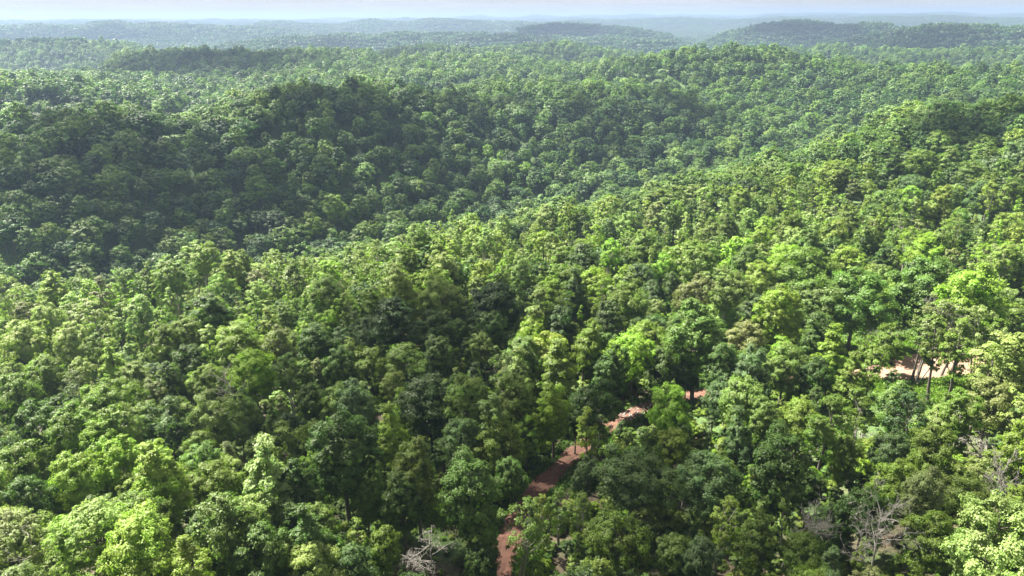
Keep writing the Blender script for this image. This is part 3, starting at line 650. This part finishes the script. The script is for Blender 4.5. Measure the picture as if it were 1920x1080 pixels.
# how large each tree shows in the photograph (a coarse depth-ordered paint of crown ellipses)
sw, sh_ = 640, 360; cover = np.zeros((sh_, sw), bool); yy, xx = np.mgrid[0:sh_, 0:sw]
rr = np.hypot(TX, TY); seen = np.zeros(len(trees))
for i in np.argsort(rr):
    if rr[i] > 330: break
    t = trees[i]; f = FORMS[PROTO[t['pid']][0]]; H = f['H'] * t['sh']; cz = t['z'] + H * (1 + f['cb']) / 2
    px, py, dz = proj((t['x'], t['y'], cz)); px, py = px / 3, py / 3
    rx = f['W'] * t['s'] / 2 / dz * FPX / 3; ry = H * (1 - f['cb']) * 0.5 / dz * FPX / 3 * math.cos(PITCH) + 1
    x0, x1, y0, y1 = int(max(px - rx, 0)), int(min(px + rx + 1, sw)), int(max(py - ry, 0)), int(min(py + ry + 1, sh_))
    if x1 <= x0 or y1 <= y0: continue
    m = (((xx[y0:y1, x0:x1] - px) / rx) ** 2 + ((yy[y0:y1, x0:x1] - py) / ry) ** 2) < 1
    c = cover[y0:y1, x0:x1]; seen[i] = (m & ~c).sum(); c |= m
    t['spx'], t['spy'], t['srx'], t['sry'] = px * 3, py * 3, rx * 3, ry * 3
ind = [int(i) for i in np.argsort(-seen)[:286] if seen[i] > 6]
ind_set = set(ind)

def rgb_of(cn, r):
    c = np.array(HUE[cn]); c = (c * 0.93 + 0.07 * c.mean()) * np.array([1.09, 1.03, 0.97])
    c = c * r.uniform(0.86, 1.16) * np.array([r.uniform(0.92, 1.08), 1, r.uniform(0.9, 1.1)])
    return (float(c[0]), float(c[1]), float(c[2]), 1.0)
# ---- the individual trees, with labels that say which one
FWORD = {'rounded': 'round-crowned', 'tall': 'tall oval-crowned', 'spreading': 'wide spreading', 'layered': 'layered', 'slender': 'slender', 'vase': 'high-crowned many-stemmed', 'conical': 'pointed', 'airy': 'airy open-crowned', 'bush': 'low bushy'}
LANDMARK = [(803,1037,'the grey dead tree'),(1643,1030,'the bare white-limbed tree'),(1035,895,'the wide bend of the red track'),(938,1062,'the foot of the red track'),(1205,768,'the shaded upper track'),
            (1740,685,'the sunlit dirt clearing'),(170,872,'the twin lime crowns'),(937,560,'the big dark crown'),(465,745,'the pale leafless trunk'),(1865,850,'the bleached fallen branches'),(1187,876,'the widest blue-green crown'),(262,1052,'the big yellow-green crown'),
            (640,835,'the tall deep green tree'),(1467,585,'the upright lime tree'),(490,900,'the pale pointed tree'),(1853,1020,'the broad pale crown'),(1700,660,'the leaning trunks'),(1313,615,'the vivid oval crown')]
def col_word(px):
    return ('at the far left edge' if px < 110 else 'on the left' if px < 420 else 'left of centre' if px < 780 else 'at centre' if px < 1140 else 'right of centre' if px < 1480 else 'on the right' if px < 1800 else 'at the far right edge')
def row_word(py):
    return ('at the bottom edge' if py > 1010 else 'low down' if py > 900 else 'in the lower half' if py > 780 else 'just below middle' if py > 660 else 'at mid-height' if py > 560 else 'above middle')
def size_word(t):
    w = t['srx'] * 2
    return 'very large' if w > 105 else 'large' if w > 78 else '' if w > 50 else 'small' if w > 30 else 'tiny'
used_labels = {}; cand = []
for i in ind:
    t = trees[i]; form = PROTO[t['pid']][0]; px, py = t['spx'], t['spy']
    base = f"{size_word(t)} {t['cn']} {FWORD[form]} tree".strip()
    lm = sorted(LANDMARK, key=lambda q: math.hypot(q[0] - px, (q[1] - py) * 1.3))
    opts = []
    for q in lm[:3]:
        dx, dy = q[0] - px, q[1] - py; dd = math.hypot(dx, dy)
        if dd < 20: continue
        nr_ = 'just ' if dd < 90 else '' if dd < 190 else 'well '
        rel = ('behind' if dy > 0 else 'in front of') if abs(dy) * 1.2 > abs(dx) else ('left of' if dx > 0 else 'right of')
        opts.append(f"{base} {nr_}{rel} {q[2]}")
    opts.append(f"{base} {row_word(py)} {col_word(px)}")
    cand.append((i, base, opts))
from collections import Counter
cnt = [Counter(c[2][k] if k < len(c[2]) else '' for c in cand) for k in range(4)]
labels = {}
for i, base, opts in cand:
    lab = None
    for o in opts:
        if sum(c[o] for c in cnt) == 1: lab = o; break
    labels[i] = lab
left = {}
for i, base, opts in cand:
    if labels[i] is None: left.setdefault(opts[0], []).append(i)
for o, ids in left.items():           # still alike: order from left to right
    ids.sort(key=lambda i: trees[i]['spx'])
    ordn = ['leftmost', 'second from left', 'third from left', 'fourth from left', 'fifth from left', 'sixth from left']
    for k, i in enumerate(ids):
        if len(ids) == 1: labels[i] = o + (', nearer one' if trees[i]['spy'] > 700 else ', farther one')
        elif k == len(ids) - 1: labels[i] = 'rightmost ' + o
        else: labels[i] = ordn[min(k, 5)] + ' ' + o
seen_l = {}
for i in list(labels):
    l = ' '.join(labels[i].split()[:16])
    if l in seen_l: l = ' '.join(('%s %s' % (('nearer' if trees[i]['spy'] > trees[seen_l[l]]['spy'] else 'farther'), l)).split()[:16])
    seen_l[l] = i; labels[i] = l
cr_ = np.random.default_rng(8)
for t in trees: t['tilt'] = tuple(cr_.normal(0, 0.045, 2)); t['girth'] = float(cr_.uniform(0.88, 1.13))
for i in ind:
    t = trees[i]; crown_me, trunk_me = near_mesh[t['pid']][:2]; form = PROTO[t['pid']][0]
    e = bpy.data.objects.new('broadleaf_tree', None); COL.objects.link(e)
    e.location = (t['x'], t['y'], t['z']); e.rotation_euler = (t['tilt'][0], t['tilt'][1], t['yaw']); e.scale = (t['s'] * t['girth'], t['s'] / t['girth'], t['sh']); e.empty_display_size = 1
    e['label'] = labels[i]; e['category'] = 'tree'; e['group'] = 'broadleaf trees of the near ridge'
    c = bpy.data.objects.new('crown', crown_me); COL.objects.link(c); c.parent = e; c.color = rgb_of(t['cn'], cr_)
    k = bpy.data.objects.new('trunk', trunk_me); COL.objects.link(k); k.parent = e

# ---- everything else in the wood: one object
pts, pi, yaw, scl, colr = [], [], [], [], []
for i, t in enumerate(trees):
    if i in ind_set: continue
    r0 = rr[i]; lod = 0 if r0 < 190 else (1 if r0 < 720 else 2)
    pts.append((t['x'], t['y'], t['z'])); pi.append(lod * NP + t['pid']); yaw.append((t['tilt'][0], t['tilt'][1], t['yaw'])); scl.append((t['s'] * t['girth'], t['s'] / t['girth'], t['sh'])); q4 = rgb_of(t['cn'], cr_); far_cool = min(max((r0 - 300) / 120, 0), 1); colr.append((q4[0] * (1 - 0.14 * far_cool), q4[1] * (1 - 0.04 * far_cool), q4[2] * (1 + 0.25 * far_cool), 1))   # less red, more blue leaf colour with distance
def scatter_object(name, P, I, YAW, SC, CO, extra):
    me = bpy.data.meshes.new(name); P = np.asarray(P, np.float32); me.vertices.add(len(P)); me.vertices.foreach_set('co', P.ravel())
    a = me.attributes.new('form', 'INT', 'POINT'); a.data.foreach_set('value', np.asarray(I, np.int32))
    a = me.attributes.new('turn', 'FLOAT_VECTOR', 'POINT'); a.data.foreach_set('vector', np.asarray(YAW, np.float32).ravel())
    a = me.attributes.new('size', 'FLOAT_VECTOR', 'POINT'); a.data.foreach_set('vector', np.asarray(SC, np.float32).ravel())
    a = me.attributes.new('tree_colour', 'FLOAT_COLOR', 'POINT'); a.data.foreach_set('color', np.asarray(CO, np.float32).ravel())
    o = link(name, me, **extra)
    ng = bpy.data.node_groups.new(name, 'GeometryNodeTree')
    ng.interface.new_socket('Geometry', in_out='INPUT', socket_type='NodeSocketGeometry'); ng.interface.new_socket('Geometry', in_out='OUTPUT', socket_type='NodeSocketGeometry')
    gi, go = ng.nodes.new('NodeGroupInput'), ng.nodes.new('NodeGroupOutput')
    ip = ng.nodes.new('GeometryNodeInstanceOnPoints'); ci = ng.nodes.new('GeometryNodeCollectionInfo'); ci.inputs['Collection'].default_value = protos
    ci.inputs['Separate Children'].default_value = True; ci.inputs['Reset Children'].default_value = True
    def na(nm, dt):
        n = ng.nodes.new('GeometryNodeInputNamedAttribute'); n.data_type = dt; n.inputs['Name'].default_value = nm; return n.outputs['Attribute']
    ng.links.new(gi.outputs[0], ip.inputs['Points']); ng.links.new(ci.outputs[0], ip.inputs['Instance']); ip.inputs['Pick Instance'].default_value = True
    ng.links.new(na('form', 'INT'), ip.inputs['Instance Index']); ng.links.new(na('turn', 'FLOAT_VECTOR'), ip.inputs['Rotation']); ng.links.new(na('size', 'FLOAT_VECTOR'), ip.inputs['Scale'])
    ng.links.new(ip.outputs[0], go.inputs[0])
    md = o.modifiers.new('scatter', 'NODES'); md.node_group = ng
    return o
# groves beyond 1.9 km
gxs, gys = np.meshgrid(np.arange(-9000, 9000, GS * 0.82), np.arange(1000, 11500, GS * 0.82)); gxs, gys = gxs.ravel(), gys.ravel()
r_ = np.hypot(gxs, gys); kk = (r_ > 1880) & (r_ < 11500) & (np.abs(np.arctan2(gxs, gys)) < R_(40)) & (fr.random(len(r_)) < np.clip(1.15 - (r_ - 5000) / 9000, 0.25, 1))
gxs, gys = gxs[kk] + fr.uniform(-6, 6, kk.sum()), gys[kk] + fr.uniform(-6, 6, kk.sum()); gz = ground(gxs, gys)
gn = fbm(gxs / 300, gys / 300, 19, 3)
for x, y, z, n in zip(gxs, gys, gz, gn):
    pts.append((x, y, z)); pi.append(3 * NP + int(fr.integers(NG))); yaw.append((0, 0, fr.uniform(0, 6.28))); scl.append((1.0, 1.0, fr.uniform(0.9, 1.25)))
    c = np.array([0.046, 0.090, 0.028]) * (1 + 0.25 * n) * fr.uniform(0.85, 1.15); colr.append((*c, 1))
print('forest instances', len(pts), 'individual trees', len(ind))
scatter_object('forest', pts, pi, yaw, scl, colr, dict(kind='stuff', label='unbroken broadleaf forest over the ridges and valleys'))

# ---- undergrowth: bushes and saplings on the near ridge
ux, uy = scatter(30, 285, 2.35, 14); ud = road_dist(ux, uy); uz = ground(ux, uy)
P_u, I_u, Y_u, S_u, C_u = [], [], [], [], []
ur = np.random.default_rng(5)
OG = np.array([hit(a, b)[:2] for a, b in OPEN])
for x, y, d_, z in zip(ux, uy, ud, uz):
    dc = math.hypot(x - clearing[0], y - clearing[1])
    if d_ < (2.7 if dc > 18 else 9.5) or ur.random() < (0.12 if dc > 30 else 0.6): continue
    if d_ < 5: s_max = 0.4
    else: s_max = 0.72
    s = ur.uniform(0.2, s_max); r0 = math.hypot(x, y)
    if np.hypot(OG[:, 0] - x, OG[:, 1] - y).min() < 5: s = min(s, 0.2)
    if dc < 30: s *= 0.5
    P_u.append((x, y, z - 0.1)); I_u.append((0 if r0 < 150 else NP) + PID[('bush', int(ur.integers(2)))]); Y_u.append((0, 0, ur.uniform(0, 6.28))); S_u.append((s, s, s * ur.uniform(0.6, 1.1)))
    th = r0 > 140 and thin_wood(x, y) < 1.2
    if th: S_thin = s = s * 1.3
    cn = str(ur.choice([P_, Y_, L_], p=[.6, .28, .12])) if th else str(ur.choice([M_, L_, Y_, O_, D_, V_, P_], p=[.25, .14, .15, .14, .12, .1, .1])); C_u.append(rgb_of(cn, ur))
scatter_object('undergrowth', P_u, I_u, Y_u, S_u, C_u, dict(kind='stuff', label='low bushes and saplings under the trees'))

# ---- grass of the clearing
gr = np.random.default_rng(77); nb_ = 26000
gx = clearing[0] + gr.normal(-3, 15, nb_); gy = clearing[1] + gr.normal(2, 11, nb_); strip = hit(1752, 735)[:2]
gx = np.r_[gx, strip[0] + gr.normal(0, 3.4, 7000)]; gy = np.r_[gy, strip[1] + gr.normal(0, 6, 7000)]
gp = hit(822, 958)[:2]; gx = np.r_[gx, gp[0] + gr.normal(0, 1.6, 2500)]; gy = np.r_[gy, gp[1] + gr.normal(0, 2.4, 2500)]
gd = road_dist(gx, gy); dcl = np.hypot(gx - clearing[0], gy - clearing[1]); k = gd > (2.3 + 6.2 * np.exp(-(dcl / 12) ** 4)); gx, gy = gx[k], gy[k]; gz = ground(gx, gy)
n = len(gx); a = gr.uniform(0, 6.28, n); hgt = gr.uniform(0.25, 0.75, n); wd = gr.uniform(0.10, 0.24, n); tip = gr.normal(0, 0.28, (n, 2))
dxy = np.c_[np.cos(a), np.sin(a)] * wd[:, None]
V = np.stack([np.c_[gx - dxy[:, 0], gy - dxy[:, 1], gz - 0.05], np.c_[gx + dxy[:, 0], gy + dxy[:, 1], gz - 0.05], np.c_[gx + tip[:, 0] + dxy[:, 0] * .5, gy + tip[:, 1] + dxy[:, 1] * .5, gz + hgt], np.c_[gx + tip[:, 0] - dxy[:, 0] * .6, gy + tip[:, 1] - dxy[:, 1] * .6, gz + hgt * 0.9]], 1).reshape(-1, 3)
go_ = link('grass', new_mesh('grass', V, np.arange(4 * n).reshape(n, 4), False, (LEAF,), None, np.repeat(gr.uniform(0, 1, n), 4)), kind='stuff', label='pale green grass in the clearing')
go_.color = (0.13, 0.20, 0.035, 1)

wr = np.random.default_rng(78); k = wr.integers(0, len(road_p), 16000); side = wr.choice([-1, 1], 16000); off = halfw[k] * 0.86 + np.abs(wr.normal(0, 1.5, 16000))
wx, wy = road_p[k, 0] + nrm[k, 0] * side * off + wr.normal(0, .3, 16000), road_p[k, 1] + nrm[k, 1] * side * off + wr.normal(0, .3, 16000); wz = ground(wx, wy); n = len(wx)
a = wr.uniform(0, 6.28, n); wd = wr.uniform(0.10, 0.26, n); hgt = wr.uniform(0.15, 0.7, n); tip = wr.normal(0, 0.3, (n, 2)); dxy = np.c_[np.cos(a), np.sin(a)] * wd[:, None]
V = np.stack([np.c_[wx - dxy[:, 0], wy - dxy[:, 1], wz - 0.1], np.c_[wx + dxy[:, 0], wy + dxy[:, 1], wz - 0.1], np.c_[wx + tip[:, 0] + dxy[:, 0] * .5, wy + tip[:, 1] + dxy[:, 1] * .5, wz + hgt], np.c_[wx + tip[:, 0] - dxy[:, 0] * .6, wy + tip[:, 1] - dxy[:, 1] * .6, wz + hgt * 0.9]], 1).reshape(-1, 3)
we = link('weeds', new_mesh('weeds', V, np.arange(4 * n).reshape(n, 4), False, (LEAF,), None, np.repeat(wr.uniform(0, 1, n), 4)), kind='stuff', label='ragged weeds along the edges of the dirt track'); we.color = HUE_W = (0.075, 0.135, 0.028, 1)
rv = np.array([(-1, -1, -.6), (1, -.8, -.6), (.9, 1, -.6), (-.9, .8, -.6), (-.5, -.5, .6), (.6, -.4, .5), (.5, .5, .7), (-.4, .6, .5)]); rf = np.array([(0, 3, 2, 1), (4, 5, 6, 7), (0, 1, 5, 4), (1, 2, 6, 5), (2, 3, 7, 6), (3, 0, 4, 7)])
SV, SF = [], []; sa, sb_ = hit(1165, 787)[:2], hit(1240, 752)[:2]
for q in range(260):
    if q < 130: c = sa + (sb_ - sa) * wr.uniform(0, 1) + wr.normal(0, 1.5, 2)
    else: kk_ = wr.integers(0, len(road_p)); c = road_p[kk_] + nrm[kk_] * wr.choice([-1, 1]) * halfw[kk_] * wr.uniform(0.6, 1.05)
    sz = wr.uniform(0.06, 0.26) if q < 130 else wr.uniform(0.04, 0.14); ca, sa_ = math.cos(q), math.sin(q); v = rv * sz * wr.uniform(0.7, 1.2, (8, 3)); v = np.c_[v[:, 0] * ca - v[:, 1] * sa_, v[:, 0] * sa_ + v[:, 1] * ca, v[:, 2]]
    SV.append(v + np.array([c[0], c[1], float(ground(c[0], c[1])) + 0.2 + sz * 0.3])); SF.append(rf + 8 * q)
link('rubble', new_mesh('rubble', np.concatenate(SV), np.concatenate(SF), False, (BARK_DEAD,)), kind='stuff', label='pale stones strewn on the dirt track')

# ---- dead trees, standing and fallen
def dead_tree(px, py, H, label, seed, lean=(0, 0), **kw):
    P = hit(px, py, 0.62 * H); V, F = make_dead(seed, H, **kw)
    o = link('dead_tree', None); o.location = (P[0], P[1], ground(P[0], P[1])); o.rotation_euler = (lean[0], lean[1], 0)
    link('trunk', new_mesh('trunk', V, F, True, (BARK_DEAD,)), o)
    o['label'] = label; o['category'] = 'tree'; o['group'] = 'dead standing trees'
    return o
dead_tree(803, 1040, 13.5, 'grey dead tree with a dense mass of drooping bare twigs', 3, depth=4, spread=0.72, first=0.18, r0=0.15, droop=0.16)
dead_tree(1648, 1020, 15, 'bare tree with forked white limbs in front of dark crowns', 5, depth=3, spread=0.55, first=0.42, r0=0.16)
dead_tree(465, 735, 15, 'pale leafless forked trunk standing in a dark gap', 9, depth=2, spread=0.5, first=0.5, r0=0.17, lean=(0, -0.1))
dead_tree(1880, 930, 12, 'thin bare trunk beside the rusty brown brush at the far right', 12, depth=3, spread=0.45, first=0.5, r0=0.11)
dead_tree(1622, 625, 10, 'spindly pale snag at the left end of the sunlit clearing', 14, depth=3, spread=0.5, first=0.3, r0=0.13)
dead_tree(1482, 965, 15, 'curving pale leafless trunk among airy crowns', 17, depth=3, spread=0.35, first=0.6, r0=0.11, lean=(0, 0.08))
def fallen(px, py, L, yawd, label, seed, tilt=84):
    P = hit(px, py); V, F = make_dead(seed, L, spread=0.6, depth=3, r0=0.16, first=0.3)
    o = link('fallen_tree', None); o.location = (P[0], P[1], ground(P[0], P[1]) + 0.35); o.rotation_euler = (0, R_(tilt), R_(yawd))
    link('trunk', new_mesh('trunk', V, F, True, (BARK_DEAD,)), o)
    o['label'] = label; o['category'] = 'fallen tree'; o['group'] = 'fallen dead trees'
fallen(1845, 870, 9, 60, 'bleached fallen tree, uppermost of the white branches at the far right', 31, 70)
fallen(1875, 880, 8, 130, 'bleached fallen tree with branches spread across the slope', 32, 74)
fallen(1590, 840, 8, 20, 'white fallen trunk lying in the thin wood below the clearing', 33, 76)
fallen(1575, 860, 7, 150, 'grey fallen branches crossing the white trunk', 34, 80)
fallen(1830, 735, 9, 10, 'dark grey log lying behind the clearing trunks', 35, 86)
fallen(1245, 1020, 8, 170, 'heap of fallen grey branches right of the track foot', 36, 84)
fallen(700, 800, 8, 200, 'fallen trunk in the brown gap behind the tall green tree', 37, 84)
# tall leaning trees over the clearing
def leaning(px, py, H, label, seed, ly, wide, col):
    P = hit(px, py); o = link('clearing_tree', None); o.location = (P[0], P[1], ground(P[0], P[1])); o.rotation_euler = (0, R_(ly), 0)
    V, F, T, WV, WF = make_tree('airy' if wide else 'slender', seed, 0); s = H / FORMS['airy' if wide else 'slender']['H']
    V = V * s; WV = WV * s; z = V[::4, 2]; keep = (z > H * 0.56); V = V.reshape(-1, 4, 3)[keep].reshape(-1, 3); T = T.reshape(-1, 4)[keep].ravel(); F = np.arange(len(V)).reshape(-1, 4)
    c = link('crown', new_mesh('crown', V, F, False, (LEAF,), None, T), o); c.color = (*HUE[col], 1)
    link('trunk', new_mesh('trunk', WV, WF, True, (BARK,)), o)
    if wide:
        DV, DF = make_dead(seed, H * 0.95, spread=0.7, depth=4, r0=0.16, first=0.6); link('dead_branches', new_mesh('dead_branches', DV, DF, True, (BARK_DEAD,)), o)
    o['label'] = label; o['category'] = 'tree'
leaning(1716, 722, 20, 'tall half-dead tree leaning over the sunlit dirt clearing', 61, 6, True, 'grey-green')
leaning(1709, 716, 17, 'straight dark trunk close left of the leaning half-dead tree', 62, -1, False, 'olive green')
leaning(1764, 706, 15, 'thin leaning trunk before the middle of the dirt clearing', 63, 8, False, 'mid green')
leaning(1775, 690, 13, 'thin upright trunk before the dirt clearing with pale tufted crown', 64, 2, False, 'pale green')
leaning(1835, 730, 16, 'dark trunk at the right end of the dirt clearing', 65, 4, False, 'mid green')

# ---- clouds high above, out of the frame: they shade parts of the land as in the photograph
cm = bpy.data.materials.new('cloud'); cm.use_nodes = True; nt = cm.node_tree; nt.nodes.clear()
co = node(nt, 'ShaderNodeOutputMaterial'); c1 = node(nt, 'ShaderNodeBsdfTransparent'); c2 = node(nt, 'ShaderNodeBsdfTranslucent'); c3 = node(nt, 'ShaderNodeBsdfDiffuse')
c2.inputs[0].default_value = (0.9, 0.9, 0.9, 1); c3.inputs[0].default_value = (0.9, 0.9, 0.9, 1)
m1 = node(nt, 'ShaderNodeMixShader'); m1.inputs[0].default_value = 0.5; m2 = node(nt, 'ShaderNodeMixShader'); m2.inputs[0].default_value = 0.17
nt.links.new(c2.outputs[0], m1.inputs[1]); nt.links.new(c3.outputs[0], m1.inputs[2]); nt.links.new(c1.outputs[0], m2.inputs[1]); nt.links.new(m1.outputs[0], m2.inputs[2]); nt.links.new(m2.outputs[0], co.inputs['Surface'])
import bmesh
bm = bmesh.new(); bmesh.ops.create_icosphere(bm, subdivisions=2, radius=1.0); ico_v = np.array([v.co[:] for v in bm.verts]); ico_f = np.array([[v.index for v in f.verts] for f in bm.faces]); bm.free()
# (px, py, half width px, half height px, puffs): the shaded patches of the photograph
SHADE = [(110,330,280,100,11),(400,350,180,80,8),(620,380,170,55,12),(820,360,110,45,11),(60,240,130,25,5),(720,195,220,24,11),(980,205,140,22,7),
         (900,590,300,40,22),(700,740,280,80,18),(1000,850,380,110,18),(1520,960,400,120,15),(1200,765,150,40,18),(900,1300,700,180,10),
         (1830,225,120,32,20),(1450,370,80,30,9),(340,122,170,24,24),(560,130,120,20,8),(1080,54,110,7,14),(1500,56,110,9,14),(1250,205,130,30,9),(1600,75,200,12,9),(150,75,160,8,8),(880,64,180,7,9),(620,100,160,10,9),(1150,270,90,25,6)]
cv, cf, nb2 = [], [], 0; cr2 = np.random.default_rng(21)
for px, py, hw, hh, n in SHADE:
    for _ in range(n):
        a, q = cr2.uniform(0, 6.283), math.sqrt(cr2.uniform(0, 1)); P = hit(px + hw * q * math.cos(a), min(py + hh * q * math.sin(a), 1900), 12, tmin=20)
        dist = np.linalg.norm(P); hz = cr2.uniform(620, 700) + min(dist, 3000) * 0.12; C = P + S * (hz / S[2])
        rad = (0.38 * hw / FPX * dist) * cr2.uniform(0.55, 1.15)
        v = ico_v * (1 + 0.25 * np.sin(ico_v[:, [1]] * 3 + a) + 0.15 * np.cos(ico_v[:, [0]] * 5 - a)) * np.array([rad, rad, rad * 0.28]) + C
        cv.append(v); cf.append(ico_f + nb2); nb2 += len(v)
link('clouds', new_mesh('clouds', np.concatenate(cv), np.concatenate(cf), True, (cm,)), kind='stuff', label='scattered low cloud above the ridges')
